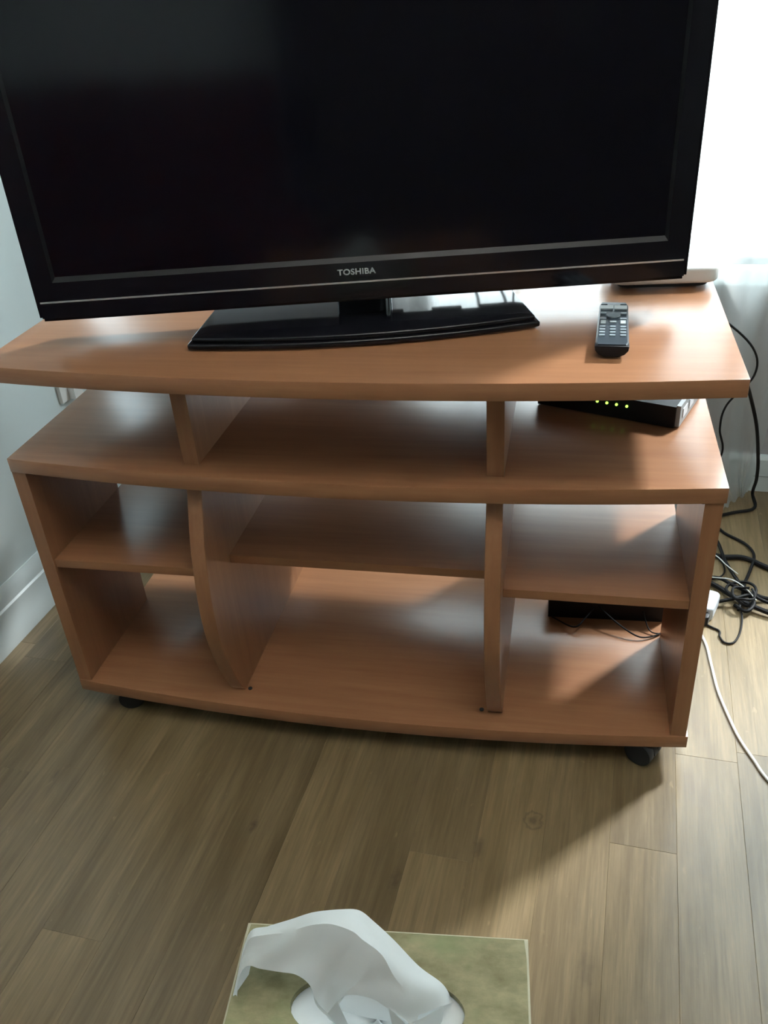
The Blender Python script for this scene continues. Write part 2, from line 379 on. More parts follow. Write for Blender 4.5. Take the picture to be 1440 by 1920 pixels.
struct('trim_3', B(ROOM_L-0.06, ROOM_L+0.02, WIN4[0]-0.02, WIN4[1]+0.02, WIN4[2]-0.03, WIN4[2], bev=0.004), trim_paint)
for i, w_ in enumerate((WIN, WIN3)):
    struct('trim_%d' % (i+1), B(max(w_[0]-0.03, ROOM_L+0.001), w_[1]+0.03, ROOM_B-0.035, ROOM_B+0.06, z0-0.04, z0, bev=0.004), trim_paint)

# sheer curtain on a rod
cu = thing('sheer_curtain', 'white sheer curtain hanging in folds behind the right end of the stand', 'curtain', (0.95, 1.06, 0))
def hem(s):         # plan of the hem on the floor: the outer corner is drawn in and forward behind the stand
    pts = [(-0.60, 1.06), (-0.35, 1.03), (0.0, 0.98), (0.22, 0.95), (0.355, 0.985), (0.395, 1.045), (0.435, 1.105)]
    P = [Vector((p[0], p[1]-1.06, 0)) for p in pts]; sp = spline(P, 12)
    return sp[min(int(s*(len(sp)-1)), len(sp)-1)]
bm = bmesh.new(); NS, NZ = 240, 30; grid = []
for j in range(NZ+1):
    z = 0.006 + (2.62-0.006)*(j/NZ)**1.6
    w = math.exp(-z/0.16); row = []
    for i in range(NS+1):
        s = i/NS
        x = -0.60 + s*(1.055 + 0.02*z); y = -0.005 + 0.020*math.sin(s*70+0.6*math.sin(s*19)) + 0.012*math.sin(s*31+1.3)
        h = hem(s); f = 0.008*math.sin(s*78)
        row.append(bm.verts.new((x*(1-w)+(h.x)*w, min((y)*(1-w)+(h.y+f)*w, 0.058), z)))
    grid.append(row)
for j in range(NZ):
    for i in range(NS): bm.faces.new((grid[j][i], grid[j][i+1], grid[j+1][i+1], grid[j+1][i]))
obj('fabric', bm, sheer, cu)
bm = bmesh.new(); cyl(bm, (0.35, 0, 2.64), 'x', 0.012, 2.2); obj('rod', bm, white_plastic, cu)
for x in (-0.62, 1.4):
    obj('bracket', B(x-0.01, x+0.01, -0.005, 0.08, 2.625, 2.655), white_plastic, cu)

# invented fill light, unseen, shaped as a hanging bowl and bounced off the ceiling
fill_glow = mat('fill_lamp_glow', (0.9, 0.9, 0.88), 0.5, 0.3, 0, (1.0, 0.98, 0.93), FILL_LAMP)
cl = thing('fill_lamp', 'added fill light shaped as a white hanging bowl, out of the frame', 'lamp', (1.3, -1.0, ROOM_H))
bm = bmesh.new(); cyl(bm, (0, 0, -0.015), 'z', 0.06, 0.03, 32); bevel(bm, 0.004, 2); obj('ceiling_rose', bm, white_plastic, cl)
bm = bmesh.new(); cyl(bm, (0, 0, -0.26), 'z', 0.006, 0.48, 12); obj('rod', bm, white_plastic, cl)
bm = bmesh.new(); rows = []
for rr, zz in ((0.02, -0.52), (0.12, -0.505), (0.20, -0.465), (0.25, -0.40), (0.243, -0.40), (0.195, -0.455), (0.115, -0.492), (0.02, -0.505)):
    rows.append([bm.verts.new((rr*math.cos(2*math.pi*k/40), rr*math.sin(2*math.pi*k/40), zz)) for k in range(40)])
for a, b_ in zip(rows, rows[1:]):
    for k in range(40): bm.faces.new((a[k], a[(k+1) % 40], b_[(k+1) % 40], b_[k]))
bm.faces.new(rows[0][::-1]); bm.faces.new(rows[-1])
obj('bowl', bm, white_plastic, cl)
bm = bmesh.new(); cyl(bm, (0, 0, -0.415), 'z', 0.215, 0.006, 40); obj('glow_disc', bm, fill_glow, cl)

# ------------------------------------------------------------------ TV stand
zb, zB, zT, t = 0.080, 0.5972, 0.7914, 0.027
WD, DP = 1.2, 0.55
st = thing('tv_stand', 'cherry wood laminate TV stand with bowed front, open shelves and castors', 'tv stand', S(0, 0, 0), ROT)
def bowed(x0, x1, y0, bulge, back, n=28):
    pts = [(x0 + (x1-x0)*i/n, y0 - bulge*(1-((2*i/n)-1)**2)) for i in range(n+1)]
    return pts + [(x1, back), (x0, back)]
def board(name, pts, z1_, m, th=t, parent=st):
    bm = bmesh.new(); prism(bm, pts, 'z', z1_-th, z1_); bevel(bm, 0.0012, 2, 50); return obj(name, bm, m, parent)
board('top_panel', bowed(0.034, 1.194, -0.047, 0.037, DP), zT, wood_x)
board('middle_panel', bowed(0.0, WD, 0.0, 0.039, DP), zB, wood_x)
board('bottom_panel', bowed(0.0, WD, 0.0, 0.036, DP), zb, wood_x)
def upright(name, x0, x1, y0, y1, z0_, z1_): return obj(name, B(x0, x1, y0, y1, z0_, z1_, bev=0.001), wood_z, st)
upright('side_panel', 0.001, t, 0.001, 0.275, zb, zB-t); upright('side_panel', WD-t-0.004, WD-0.004, 0.001, 0.275, zb, zB-t)
upright('upper_divider', 0.331, 0.358, 0.006, 0.53, zB, zT-t); upright('upper_divider', 0.840, 0.867, 0.006, 0.53, zB, zT-t)
prof = spline([(0.001, zB-t, 0), (-0.006, 0.545, 0), (-0.030, 0.471, 0), (-0.042, 0.416, 0), (-0.051, 0.337, 0), (-0.048, 0.256, 0), (-0.027, 0.175, 0), (-0.001, 0.107, 0), (0.017, zb, 0)], 5)
for x0 in (0.331, 0.840):
    bm = bmesh.new(); prism(bm, [(p.x, p.y) for p in prof] + [(0.54, zb), (0.54, zB-t)], 'x', x0, x0+t); bevel(bm, 0.001, 1, 50)
    obj('curved_divider', bm, wood_z, st)
for x0, x1, y0 in ((t, 0.331, 0.006), (0.358, 0.840, 0.055), (0.867, WD-t-0.004, 0.006)):
    obj('shelf', B(x0, x1, y0, 0.545, 0.379-0.017, 0.379, bev=0.0008), wood_x, st)
for x, y in ((0.366, 0.019), (0.828, 0.020)):
    bm = bmesh.new(); cyl(bm, (x, y, zb+0.0006), 'z', 0.0042, 0.002, 16); obj('peg_hole', bm, slot_dark, st)
for x, y in ((1.166, 0.004), (1.128, 0.02)):
    bm = bmesh.new(); cyl(bm, (x, y, zB-t-0.0010), 'z', 0.0045, 0.003, 14); obj('peg_hole', bm, slot_dark, st)
def caster(x, y, ang):
    bm = bmesh.new(); cyl(bm, (0, 0, 0.050), 'z', 0.017, 0.006, 20); cyl(bm, (0, 0, 0.043), 'z', 0.010, 0.016, 16)
    # hood over the twin wheels
    n = 14; pts = [(0.030*math.cos(math.pi*k/n)*0.9+0.012, 0.024+0.024*math.sin(math.pi*k/n)) for k in range(n+1)]
    prism(bm, pts, 'y', -0.006, 0.006)
    o = obj('caster', bm, black_plastic, st, loc=(x, y, 0), rz=ang)
    for sgn in (-1, 1):
        w = bmesh.new(); cyl(w, (0.012, sgn*0.0155, 0.0265), 'y', 0.0265, 0.018, 28); bevel(w, 0.003, 2, 40); obj('wheel', w, rubber, o)
for x, y, a in ((1.138, 0.012, 2.6), (0.080, 0.028, 0.4), (1.12, 0.40, 0.9), (0.09, 0.40, 3.6)): caster(x, y, a)

# ------------------------------------------------------------------ television
tv = thing('television', 'large black flat screen television standing on a glossy foot on the stand', 'television', S(0.6325, 0.117, zT), ROT + math.radians(12))
HW, ZL, ZH = 0.511, 0.05, 0.05+0.635
sw, sb, stp = 0.474, ZL+0.066, ZH-0.036
# front frame with a sunk opening and chamfered lip
bm = bmesh.new()
def ring(x, zl, zh, y): return [bm.verts.new(p) for p in ((-x, y, zl), (x, y, zl), (x, y, zh), (-x, y, zh))]
r_back = ring(HW, ZL, ZH, 0.034); r_f = ring(HW, ZL, ZH, 0.0); r_i = ring(sw+0.001, sb-0.004, stp+0.004, 0.0); r_s = ring(sw-0.003, sb+0.003, stp-0.003, 0.007)
for a, b_ in ((r_back, r_f), (r_f, r_i), (r_i, r_s)):
    for k in range(4): bm.faces.new((a[k], a[(k+1) % 4], b_[(k+1) % 4], b_[k]))
es = [e for e in bm.edges if set(e.verts) <= set(r_f) or (e.verts[0] in r_f and e.verts[1] in r_back) or (e.verts[1] in r_f and e.verts[0] in r_back)]
lipf = [f for f in bm.faces if any(v in r_s for v in f.verts)]
for f in lipf: f.material_index = 1
bmesh.ops.bevel(bm, geom=es, offset=0.006, segments=4, affect='EDGES')
obj('bezel', bm, [tv_gloss, tv_lip], tv)
obj('screen', B(-sw+0.002, sw-0.002, 0.0068, 0.012, sb-0.001, stp+0.001), tv_screen, tv)
bm = bmesh.new(); bx(bm, -HW+0.004, HW-0.004, 0.030, 0.042, ZL+0.003, ZH-0.004)
bx(bm, -0.47, 0.47, 0.040, 0.098, ZL+0.004, ZH-0.10); bx(bm, -0.36, 0.36, 0.096, 0.112, ZL+0.06, ZH-0.2); bevel(bm, 0.004, 2)
obj('back_cover', bm, tv_matte, tv)
for x0, x1 in ((0.02, 0.07), (0.12, 0.17), (0.20, 0.30)):
    obj('socket_block', B(x0, x1, 0.096, 0.118, ZL+0.002, ZL+0.04, bev=0.002), tv_matte, tv)
obj('trim_strip', B(-HW+0.009, HW-0.009, -0.0012, 0.002, ZL+0.0303, ZL+0.0328), silver, tv)
fc = bpy.data.curves.new('lettering', 'FONT'); fc.body = 'TOSHIBA'; fc.size = 0.0128; fc.extrude = 0.0004; fc.offset = 0.0003; fc.space_character = 1.06
tmp = bpy.data.objects.new('lettering_tmp', fc); C.objects.link(tmp)
dg = bpy.context.evaluated_depsgraph_get(); me = bpy.data.meshes.new_from_object(tmp.evaluated_get(dg)); bpy.data.objects.remove(tmp)
xs = [v.co.x for v in me.vertices]; ys = [v.co.y for v in me.vertices]; k = 0.0595/(max(xs)-min(xs))
for v in me.vertices: v.co.x = (v.co.x-min(xs))*k; v.co.y = (v.co.y-min(ys))*0.0093/(max(ys)-min(ys))
me.materials.clear(); me.materials.append(letter_grey)
lt = bpy.data.objects.new('lettering', me); C.objects.link(lt); lt.parent = tv
lt.rotation_euler = (math.pi/2, 0, 0); lt.location = (0.478-HW, -0.0003, ZL+0.0432); lt['label'] = 'grey TOSHIBA lettering'
# neck
bm = bmesh.new(); prism(bm, rounded(0.080, 0.045, 0.015, 5, 0.0, 0.058), 'z', 0.018, ZL+0.14); obj('neck', bm, tv_gloss, tv)
bm = bmesh.new(); prism(bm, rounded(0.012, 0.040, 0.005, 4, 0.0425, 0.058), 'z', 0.020, ZL+0.02); obj('neck_trim', bm, chrome, tv)
# foot: two stepped plates with a bowed front
def footpl(hw, yf, bul, yb, z0_, z1_, r):
    n = 24; pts = [(-hw+2*hw*i/n, yf-bul*(1-(2*i/n-1)**2)) for i in range(n+1)] + [(hw-0.028, yb), (-hw+0.028, yb)]
    bm = bmesh.new(); prism(bm, pts, 'z', z0_, z1_); bevel(bm, r, 3, 40); return bm
obj('foot', footpl(0.277, -0.038, 0.031, 0.20, 0.003, 0.012, 0.003), tv_gloss, tv)
obj('foot_plate', footpl(0.270, -0.032, 0.031, 0.197, 0.012, 0.020, 0.003), tv_gloss, tv)
for x in (-0.22, 0.22):
    for y in (-0.02, 0.16):
        bm = bmesh.new(); cyl(bm, (x, y, 0.0015), 'z', 0.012, 0.003, 14); obj('foot_pad', bm, rubber, tv)

# ------------------------------------------------------------------ remote control
rc = thing('remote_control', 'dark slate remote control lying on the stand top right of the TV foot', 'remote', S(1.0195, 0.108, zT), ROT + math.radians(-2.2))
L_, w_ = 0.180, 0.045
bm = bmesh.new(); n = 16; rings = []
for j in range(21):
    y = -L_/2 + L_*j/20; e_ = min(1.0, (min(y+L_/2, L_/2-y)/0.012)); sq = 0.90+0.10*math.sqrt(max(0, 1-(1-e_)**2))
    hw = w_/2*sq*(1.04 - 0.07*(j/20)); dep = 0.013
    ringv = [bm.verts.new((hw, y, 0.019)), bm.verts.new((hw*0.9, y, 0.0215)), bm.verts.new((-hw*0.9, y, 0.0215)), bm.verts.new((-hw, y, 0.019))]
    for k in range(1, 8):
        a = math.pi + math.pi*k/8
        ringv.append(bm.verts.new((hw*math.cos(a)*0.96, y, 0.0165+ (0.0150)*math.sin(a)*(1.0 if j > 0 else 0.8))))
    rings.append(ringv)
for a, b_ in zip(rings, rings[1:]):
    for k in range(len(a)): bm.faces.new((a[k], a[(k+1) % len(a)], b_[(k+1) % len(a)], b_[k]))
bm.faces.new(rings[0]); bm.faces.new(rings[-1][::-1])
obj('body', bm, remote_body, rc)
bm = bmesh.new(); pts = [(-0.0240, 0.020), (0.0240, 0.020), (0.0232, 0.013), (0.018, 0.007), (0.010, 0.0035), (-0.010, 0.0035), (-0.018, 0.007), (-0.0232, 0.013)]
prism(bm, pts, 'y', -L_/2-0.004, -L_/2+0.012); bevel(bm, 0.0015, 2); obj('end_cap', bm, black_plastic, rc)
bm = bmesh.new(); prism(bm, rounded(0.026, 0.05, 0.004, 3, 0, -L_/2+0.04), 'z', 0, 0.004); obj('battery_bulge', bm, black_plastic, rc)
def key(x, l, kw, kl, m): obj('key', (lambda b: (bevel(b, 0.0008, 1), b)[1])(B(0.93*(x-kw/2), 0.93*(x+kw/2), 0.81*(l-kl/2), 0.81*(l+kl/2), 0.0205, 0.0232)), m, rc)
for r_ in range(4):
    for x in (-0.016, 0, 0.016): key(x, -0.070+0.0145*r_, 0.0085, 0.0055, key_grey)
for x in (-0.0155, 0.0155): key(x, -0.003, 0.008, 0.016, key_silver)
key(0.0, -0.001, 0.010, 0.006, key_silver)
for x in (-0.016, 0.016): key(x, 0.0155, 0.010, 0.005, key_grey); key(x, 0.047, 0.009, 0.006, key_grey)
bm = bmesh.new(); cyl(bm, (0, 0.0275, 0.0218), 'z', 0.0105, 0.003, 24); bevel(bm, 0.0008, 1); obj('navigation_ring', bm, key_dark, rc)
key(0.0, 0.034, 0.010, 0.006, key_grey)
for x in (-0.0112, 0.0112): key(x, 0.079, 0.0205, 0.019, key_silver); key(x*1.4, 0.097, 0.010, 0.005, key_dark)

# ------------------------------------------------------------------ white box on the stand top
wb = thing('white_device', 'flat white plastic box with rounded corners beside the TV on the stand top', 'router', S(1.105, 0.385, zT), ROT + math.radians(6))
bm = bmesh.new(); prism(bm, rounded(0.150, 0.095, 0.020, 6), 'z', 0.002, 0.010); obj('base', bm, slot_dark, wb)
bm = bmesh.new(); prism(bm, rounded(0.180, 0.120, 0.026, 8), 'z', 0.009, 0.036); bevel(bm, 0.006, 3, 50); obj('casing', bm, white_plastic, wb)
obj('slot', B(0.02, 0.05, 0.018, 0.022, 0.0352, 0.0366), grey_plastic, wb)
for x in (-0.05, 0.05):
    for y in (-0.03, 0.03):
        bm = bmesh.new(); cyl(bm, (x, y, 0.001), 'z', 0.008, 0.002, 12); obj('foot_pad', bm, rubber, wb)

# ------------------------------------------------------------------ modem under the top
md = thing('modem', 'black modem with four green lights on the middle panel, right upper bay', 'modem', S(1.141, 0.189, zB), ROT + math.radians(-20.2))
bm = bmesh.new(); bx(bm, -0.25, -0.006, 0.0, 0.15, 0.002, 0.040); bevel(bm, 0.004, 2); obj('casing', bm, black_plastic, md)
bm = bmesh.new(); bx(bm, -0.006, 0.001, 0.004, 0.148, 0.003, 0.041); bevel(bm, 0.002, 2); obj('side_panel', bm, grey_plastic, md)
for y0 in (0.020, 0.060): obj('vent', B(0.0005, 0.0022, y0, y0+0.026, 0.014, 0.030), light_grey, md)
for x in (-0.140, -0.123, -0.106, -0.088):
    bm = bmesh.new(); cyl(bm, (x, -0.0004, 0.027), 'y', 0.0023, 0.003, 14); obj('indicator_light', bm, led_green, md)
for x in (-0.23, -0.03):
    for y in (0.02, 0.13):
        bm = bmesh.new(); cyl(bm, (x, y, 0.001), 'z', 0.008, 0.002, 12); obj('foot_pad', bm, rubber, md)

# small splitter with a standby light at the back of the middle bay
sp_ = thing('signal_booster', 'small black box with glowing orange light behind the middle upper bay', 'adapter', S(0.60, 0.36, zB), ROT)
bm = bmesh.new(); bx(bm, -0.04, 0.04, -0.02, 0.03, 0, 0.03); bevel(bm, 0.004, 2); obj('casing', bm, black_plastic, sp_)
bm = bmesh.new(); cyl(bm, (0.012, -0.021, 0.018), 'y', 0.003, 0.003, 12); obj('indicator_light', bm, led_orange, sp_)

# ------------------------------------------------------------------ power bar and wires in the lower right bay
pb = thing('power_bar', 'black power strip lying at the back of the lower right bay', 'power strip', S(1.06, 0.345, zb), ROT + math.radians(2))
bm = bmesh.new(); bx(bm, -0.12, 0.12, -0.025, 0.025, 0.0, 0.050); bevel(bm, 0.006, 3); obj('casing', bm, black_plastic, pb)
for x in (-0.08, -0.03, 0.02, 0.07):
    bm = bmesh.new(); cyl(bm, (x, 0, 0.0502), 'z', 0.017, 0.0016, 20); obj('socket', bm, slot_dark, pb)
def cable(name, pts, r, m, label, group=None, cat='cable', seg=8):
    o0 = S(*pts[0]); bm = bmesh.new()
    tube(bm, [S(*p) - o0 for p in pts], r, seg); o = obj(name, bm, m, None, True, loc=o0); return tag(o, label, cat, group)
cable('thin_wire', [(0.949, 0.312, zb+0.003), (0.995, 0.272, zb+0.012), (1.017, 0.290, zb+0.022), (1.035, 0.318, zb+0.03)], 0.0016, cable_black, 'thin black wire bent in a V at the left of the lower right bay')
cable('thin_wire', [(1.045, 0.318, zb+0.034), (1.085, 0.282, zb+0.020), (1.123, 0.262, zb+0.008), (1.150, 0.268, zb+0.004), (1.172, 0.283, zb+0.004), (1.205, 0.31, zb+0.006), (1.235, 0.34, zb+0.002)], 0.0017, cable_black, 'thin black wire sagging along the bottom panel to the right side panel')
cable('thin_wire', [(1.135, 0.318, zb+0.03), (1.147, 0.288, zb+0.008), (1.163, 0.280, zb+0.004), (1.185, 0.292, zb+0.003), (1.215, 0.33, zb+0.004)], 0.0014, cable_black, 'short thin wire dropping from the right end of the power strip')

# ------------------------------------------------------------------ cables on the floor and behind the stand
cable('power_cable', [(1.10, 0.55, 0.70), (1.20, 0.60, 0.66), (1.30, 0.66, 0.55), (1.383, 0.76, 0.36), (1.43, 0.86, 0.20), (1.455, 0.94, 0.09), (1.462, 0.985, 0.02), (1.46, 0.93, 0.006), (1.40, 0.90, 0.006), (1.30, 0.85, 0.006)], 0.0042, cable_black, 'thick black cable arching down in front of the curtain, right of the stand')
cable('hanging_wire', [(1.12, 0.55, 0.74), (1.24, 0.58, 0.66), (1.335, 0.66, 0.56), (1.355, 0.70, 0.48), (1.312, 0.72, 0.40), (1.305, 0.72, 0.34), (1.318, 0.72, 0.28), (1.29, 0.70, 0.20), (1.25, 0.66, 0.08), (1.25, 0.60, 0.004)], 0.0024, cable_black, 'thin dark wire hanging in an S curve in front of the curtain')
cable('floor_cable', [(1.20, 0.80, 0.005), (1.30, 0.72, 0.006), (1.346, 0.690, 0.007), (1.40, 0.690, 0.007), (1.45, 0.653, 0.007), (1.55, 0.58, 0.007), (1.70, 0.50, 0.006)], 0.0062, cable_black, 'thickest black cable running right across the floor behind the tangle')
tang = 'black cables tangled on the floor right of the stand'
cable('tangled_cable', [(1.30, 0.88, 0.004), (1.348, 0.84, 0.004), (1.372, 0.80, 0.004), (1.412, 0.755, 0.006), (1.425, 0.70, 0.010), (1.408, 0.64, 0.006), (1.388, 0.585, 0.004), (1.375, 0.53, 0.005), (1.36, 0.48, 0.006)], 0.0036, cable_black, 'dark wire looping forward at the back of the floor tangle', tang)
cable('tangled_cable', [(1.335, 0.86, 0.004), (1.340, 0.80, 0.005), (1.348, 0.73, 0.012), (1.352, 0.66, 0.016), (1.367, 0.60, 0.013), (1.385, 0.54, 0.012), (1.395, 0.50, 0.014), (1.375, 0.47, 0.012), (1.355, 0.50, 0.004)], 0.0044, cable_black, 'black cable coming straight forward from the back into the knot of cables', tang)
cable('tangled_cable', [(1.25, 0.60, 0.006), (1.31, 0.575, 0.008), (1.35, 0.53, 0.010), (1.385, 0.495, 0.012), (1.43, 0.468, 0.010), (1.50, 0.44, 0.005), (1.62, 0.40, 0.005)], 0.0056, cable_black, 'thick black cable crossing under the knot to the right edge', tang)
cable('tangled_cable', [(1.24, 0.57, 0.005), (1.32, 0.59, 0.014), (1.36, 0.555, 0.018), (1.40, 0.53, 0.016), (1.45, 0.53, 0.006), (1.60, 0.55, 0.005)], 0.0042, cable_black, 'black cable leaving the knot along the upper right side', tang)
cable('tangled_cable', [(1.315, 0.50, 0.010), (1.35, 0.505, 0.018), (1.39, 0.52, 0.020), (1.42, 0.505, 0.016), (1.47, 0.50, 0.005), (1.58, 0.47, 0.005)], 0.0042, cable_black, 'black cable running from the white plug through the knot', tang)
loop = [(1.372 + 0.030*math.cos(a) + 0.006*math.sin(2*a), 0.525 + 0.044*math.sin(a), 0.020+0.004*math.sin(2*a)) for a in [i*0.55 for i in range(13)]]
cable('tangled_cable', loop, 0.0034, cable_black, 'thin black cable coiled in a loop on top of the knot', tang)
loop = [(1.372 + 0.024*math.cos(a), 0.512 + 0.026*math.sin(a), 0.030+0.003*math.sin(3*a)) for a in [0.9+i*0.6 for i in range(11)]]
cable('tangled_cable', loop, 0.0030, cable_black, 'small black coil lying uppermost on the knot', tang)
cable('tangled_cable', [(1.25, 0.47, 0.004), (1.285, 0.425, 0.003), (1.310, 0.405, 0.003), (1.309, 0.385, 0.003), (1.317, 0.366, 0.003), (1.335, 0.368, 0.003), (1.352, 0.400, 0.003), (1.364, 0.45, 0.004), (1.366, 0.49, 0.005)], 0.0022, cable_black, 'thin brown-black wire in a U nearest the camera, by the side panel', tang)
cable('tangled_cable', [(1.335, 0.70, 0.004), (1.35, 0.66, 0.004), (1.345, 0.62, 0.004), (1.315, 0.595, 0.004), (1.26, 0.60, 0.004)], 0.0020, cable_black, 'thin wire curling left toward the stand behind the white wires', tang)
cable('white_wire', [(1.27, 0.74, 0.004), (1.33, 0.69, 0.012), (1.352, 0.635, 0.020), (1.372, 0.595, 0.024)], 0.0013, cable_white, 'thin white wire slanting into the tangle, the farther of two')
cable('white_wire', [(1.26, 0.62, 0.004), (1.312, 0.588, 0.016), (1.352, 0.563, 0.030), (1.38, 0.535, 0.028), (1.40, 0.505, 0.018)], 0.0013, cable_white, 'thin white wire lying over the tangle, the nearer of two')
cable('white_cable', [(1.21, 0.48, 0.003), (1.255, 0.42, 0.003), (1.276, 0.365, 0.003), (1.281, 0.29, 0.003), (1.285, 0.215, 0.003), (1.296, 0.145, 0.003), (1.309, 0.085, 0.003), (1.327, 0.035, 0.003), (1.347, -0.015, 0.003), (1.41, -0.12, 0.003), (1.50, -0.22, 0.003)], 0.0030, cable_white, 'white cable curving forward over the floor right of the stand')
# plug on the floor
pg = thing('plug_adapter', 'bluish white plug adapter on the floor against the right side panel', 'plug', S(1.288, 0.468, 0.0), ROT + math.radians(70))
bm = bmesh.new(); prism(bm, rounded(0.075, 0.040, 0.012, 5, 0.01, 0), 'z', 0.0, 0.034); bevel(bm, 0.005, 3, 50); obj('casing', bm, blue_white, pg)
bm = bmesh.new(); prism(bm, rounded(0.024, 0.032, 0.008, 4, -0.038, 0), 'z', 0.002, 0.026); bevel(bm, 0.003, 2, 50); obj('black_end', bm, black_plastic, pg)
# cables hanging behind the television
for i, (x, dx, lab) in enumerate(((0.80, -0.03, 'leftmost black cable slanting down behind the TV foot'), (0.85, -0.035, 'black cable slanting down behind the TV foot, next to the upright one'), (0.862, 0.004, 'black cable hanging straight down behind the right of the TV foot'))):
    y = 0.40; cable('television_cable', [(x, y-0.035, zT+0.095), (x+dx*0.3, y+0.02, zT+0.07), (x+dx*0.8, y+0.045, zT+0.02), (x+dx, y+0.075, zT-0.03), (x+dx, y+0.085, zT-0.12)], 0.003, cable_black, lab)

# wall socket on the left wall
ws = thing('wall_socket', 'white wall socket low on the left wall behind the stand', 'socket', (ROOM_L, 0.60, 0.475))
obj('plate', B(0.0, 0.010, -0.045, 0.045, -0.045, 0.045, bev=0.002), white_plastic, ws)
obj('plug', B(0.010, 0.028, -0.016, 0.018, -0.045, -0.012, bev=0.003), white_plastic, ws)

# ------------------------------------------------------------------ tissue box on the coffee table
BZ = 0.605; BANG = ROT + math.radians(5.2)
bxo = thing('tissue_box', 'distressed greenish wooden tissue box cover with an oval opening, foreground', 'tissue box', S(0.8365, -0.8370, BZ-0.10), BANG)
bl, bd, bh = 0.234, 0.130, 0.10
bm = bmesh.new(); n = 48
def sup(a, w, d):    # point of the outline rectangle in direction a
    c, s = math.cos(a), math.sin(a); k = min(w/2/abs(c) if abs(c) > 1e-9 else 9, d/2/abs(s) if abs(s) > 1e-9 else 9); return (c*k, s*k)
angs = sorted([2*math.pi*i/n for i in range(n)] + [math.atan2(sy*bd/2, sx_*bl/2) % (2*math.pi) for sx_ in (1, -1) for sy in (1, -1)])
def lay(f, z): return [bm.verts.new((*f(a), z)) for a in angs]
ell = lambda a: (lambda c, s: (0.0675*c, 0.030*s))(math.cos(a), math.sin(a))
o1 = lay(lambda a: sup(a, bl, bd), bh-0.0015); o1b = lay(lambda a: sup(a, bl-0.0035, bd-0.0035), bh); h1 = lay(ell, bh); h2 = lay(ell, bh-0.006); i2 = lay(lambda a: sup(a, bl-0.014, bd-0.014), bh-0.006)
i0 = lay(lambda a: sup(a, bl-0.014, bd-0.014), 0.0); o0 = lay(lambda a: sup(a, bl, bd), 0.0)
for a, b_ in ((o1, o1b), (o1b, h1), (h1, h2), (h2, i2), (i2, i0), (i0, o0), (o0, o1)):
    for k in range(len(a)): bm.faces.new((a[k], a[(k+1) % len(a)], b_[(k+1) % len(a)], b_[k])).material_index = 1 if a is o1 else 0
obj('cover', bm, [green_wood, pale_edge], bxo, smooth=False)
# white film and folded tissues that fill the opening
bm = bmesh.new(); rows = []
for j in range(9):
    q = j/8
    rows.append([bm.verts.new((0.072*q*math.cos(2*math.pi*k/32), 0.036*q*math.sin(2*math.pi*k/32), bh-0.007-0.012*(1-q)**1.5*abs(math.cos(2*math.pi*k/32))-0.003*(1-q))) for k in range(32)])
for a, b_ in zip(rows, rows[1:]):
    for k in range(32):
        bm.faces.new((a[k], a[(k+1) % 32], b_[(k+1) % 32], b_[k]))
bmesh.ops.remove_doubles(bm, verts=bm.verts, dist=1e-5)
obj('film', bm, film_white, bxo)

# the tissue pulled out of the opening, arching over to the left
TT = [(0.7231, -0.8460, 0.6063), (0.7301, -0.8150, 0.6397), (0.7428, -0.8060, 0.6402), (0.7641, -0.8050, 0.6535), (0.7835, -0.8060, 0.6683), (0.7998, -0.8080, 0.6777), (0.8153, -0.8100, 0.6829), (0.8273, -0.8120, 0.6735), (0.8421, -0.8150, 0.6587), (0.8615, -0.8200, 0.6372), (0.8799, -0.8230, 0.6230), (0.8883, -0.8280, 0.6088)]
TR = [(0.7293, -0.8520, 0.6201), (0.7355, -0.8300, 0.6499), (0.7512, -0.8260, 0.6634), (0.7741, -0.8260, 0.6736), (0.7937, -0.8280, 0.6880), (0.8102, -0.8300, 0.6949), (0.8216, -0.8320, 0.6962), (0.8321, -0.8340, 0.6889), (0.8434, -0.8360, 0.6766), (0.8544, -0.8380, 0.6558), (0.8648, -0.8400, 0.6343), (0.8723, -0.8420, 0.6149)]
TB = [(0.7347, -0.8560, 0.6315), (0.7366, -0.8420, 0.6417), (0.7507, -0.8420, 0.6447), (0.7656, -0.8420, 0.6451), (0.7814, -0.8450, 0.6474), (0.7898, -0.8480, 0.6415), (0.7947, -0.8490, 0.6195), (0.8027, -0.8500, 0.6089), (0.8183, -0.8490, 0.6371), (0.8365, -0.8480, 0.6398), (0.8522, -0.8490, 0.6304), (0.8654, -0.8500, 0.6131)]
ti = thing('tissue', 'crumpled white tissue pulled up out of the box opening and drooping left', 'tissue', S(0.836, -0.838, BZ-0.01), 0.0)
o0 = S(0.836, -0.838, BZ-0.01)
def W_(p): return S(*p) - o0
rT, rR, rB = (spline([W_(p) for p in r], 6) for r in (TT, TR, TB))
bm = bmesh.new(); rows = []; nc = len(rT)
def row(f): rows.append([bm.verts.new(f(i)) for i in range(nc)])
for q in (1.0, 0.5): row(lambda i: rT[i] + Vector((0.004, 0.010, -0.012))*q)
for q in range(5): row(lambda i: rT[i].lerp(rR[i], q/5) + Vector((0, 0, 0.002*math.sin(math.pi*q/5))))
for q in range(9):
    row(lambda i: rR[i].lerp(rB[i], q/8) + Vector((0.0012*math.sin(i*0.55+q*0.5), -0.0018*math.sin(math.pi*q/8)*math.sin(i*0.42+1.0), 0.0015*math.sin(i*0.3+q*0.8))))
for a, b_ in zip(rows, rows[1:]):
    for k in range(nc-1): bm.faces.new((a[k], a[k+1], b_[k+1], b_[k]))
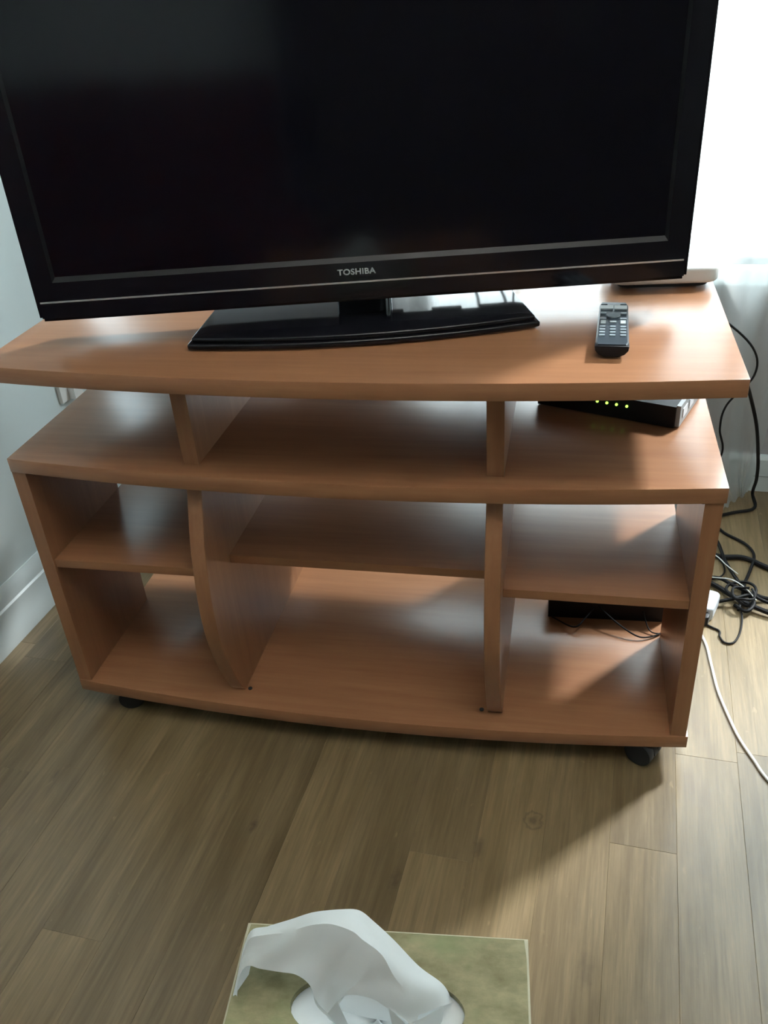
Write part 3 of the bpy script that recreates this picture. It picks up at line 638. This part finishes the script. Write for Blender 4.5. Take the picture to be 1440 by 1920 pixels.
# lower flaps that run down into the opening, left and right of the raised hem
def flap(pts_top, pts_low):
    up = [bm.verts.new(W_(p)) for p in pts_top]; lo = [bm.verts.new(W_(p)) for p in pts_low]
    for k in range(len(up)-1): bm.faces.new((up[k], up[k+1], lo[k+1], lo[k]))
flap([(0.789, -0.8480, 0.643), (0.7945, -0.8490, 0.622), (0.8015, -0.8500, 0.612), (0.811, -0.8500, 0.632)], [(0.800, -0.846, 0.596), (0.806, -0.848, 0.594), (0.811, -0.850, 0.594), (0.818, -0.850, 0.594)])
flap([(0.806, -0.838, 0.640), (0.826, -0.839, 0.648), (0.848, -0.839, 0.640), (0.864, -0.839, 0.625)], [(0.808, -0.837, 0.594), (0.828, -0.839, 0.594), (0.850, -0.839, 0.594), (0.868, -0.837, 0.594)])
flap([(0.8495, -0.8490, 0.6330), (0.8625, -0.8500, 0.6150), (0.8730, -0.845, 0.617), (0.888, -0.829, 0.610)], [(0.852, -0.849, 0.594), (0.864, -0.848, 0.594), (0.874, -0.842, 0.594), (0.886, -0.834, 0.594)])
bmesh.ops.remove_doubles(bm, verts=bm.verts, dist=0.0006)
obj('sheet', bm, tissue_mat, ti)

# coffee table that carries the box
tb = thing('coffee_table', 'dark wooden coffee table under the tissue box, below the frame', 'table', S(0.90, -1.15, 0.0), BANG)
obj('tabletop', B(-0.32, 0.42, -0.35, 0.285, BZ-0.10-0.028, BZ-0.10, bev=0.003), wood_x, tb)
for x in (-0.28, 0.38):
    for y in (-0.31, 0.235): obj('leg', B(x-0.022, x+0.022, y-0.022, y+0.022, 0.0, BZ-0.128, bev=0.003), wood_z, tb)

# ------------------------------------------------------------------ sofa behind the camera and an added dark backdrop, mirrored in the screen
sofa_m = mat('dark_red_fabric', (0.085, 0.018, 0.022), 0.85, 0.2)
sf = thing('sofa', 'dark red sofa reflected in the television screen', 'sofa', (0.38, -2.30, 0.0))
bm = bmesh.new(); bx(bm, -0.62, 0.62, -0.42, 0.40, 0.08, 0.30); bevel(bm, 0.02, 2); obj('base', bm, sofa_m, sf)
for x in (-0.305, 0.305):
    bm = bmesh.new(); bx(bm, x-0.30, x+0.30, -0.22, 0.42, 0.30, 0.46); bevel(bm, 0.045, 4); obj('seat_cushion', bm, sofa_m, sf)
    bm = bmesh.new(); bx(bm, x-0.30, x+0.30, -0.40, -0.18, 0.44, 0.98 if x < 0 else 0.96); bevel(bm, 0.06, 4); obj('back_cushion', bm, sofa_m, sf)
for x in (-0.60, 0.60):
    for y in (-0.38, 0.36): obj('leg', B(x-0.02, x+0.02, y-0.02, y+0.02, 0.0, 0.08), rubber, sf)
wr_m = mat('dark_backdrop_wood', (0.03, 0.02, 0.016), 0.5, 0.3)
wr = thing('backdrop', 'dark wooden wardrobe added to darken the television reflection', 'backdrop', (1.95, -2.45, 0.0))  # unseen, added to give the screen its dark mirrored area
obj('body', B(-0.90, 0.90, -0.28, 0.26, 0.0, 2.05, bev=0.004), wr_m, wr)
for x0 in (-0.895, -0.295, 0.305):
    d = obj('door', B(x0, x0+0.59, 0.262, 0.282, 0.06, 2.03, bev=0.003), wr_m, wr)
    bm = bmesh.new(); cyl(bm, (x0+0.55, 0.295, 1.05), 'z', 0.006, 0.12, 12); bx(bm, x0+0.545, x0+0.555, 0.280, 0.295, 1.0, 1.01); bx(bm, x0+0.545, x0+0.555, 0.280, 0.295, 1.09, 1.10); obj('handle', bm, chrome, d)
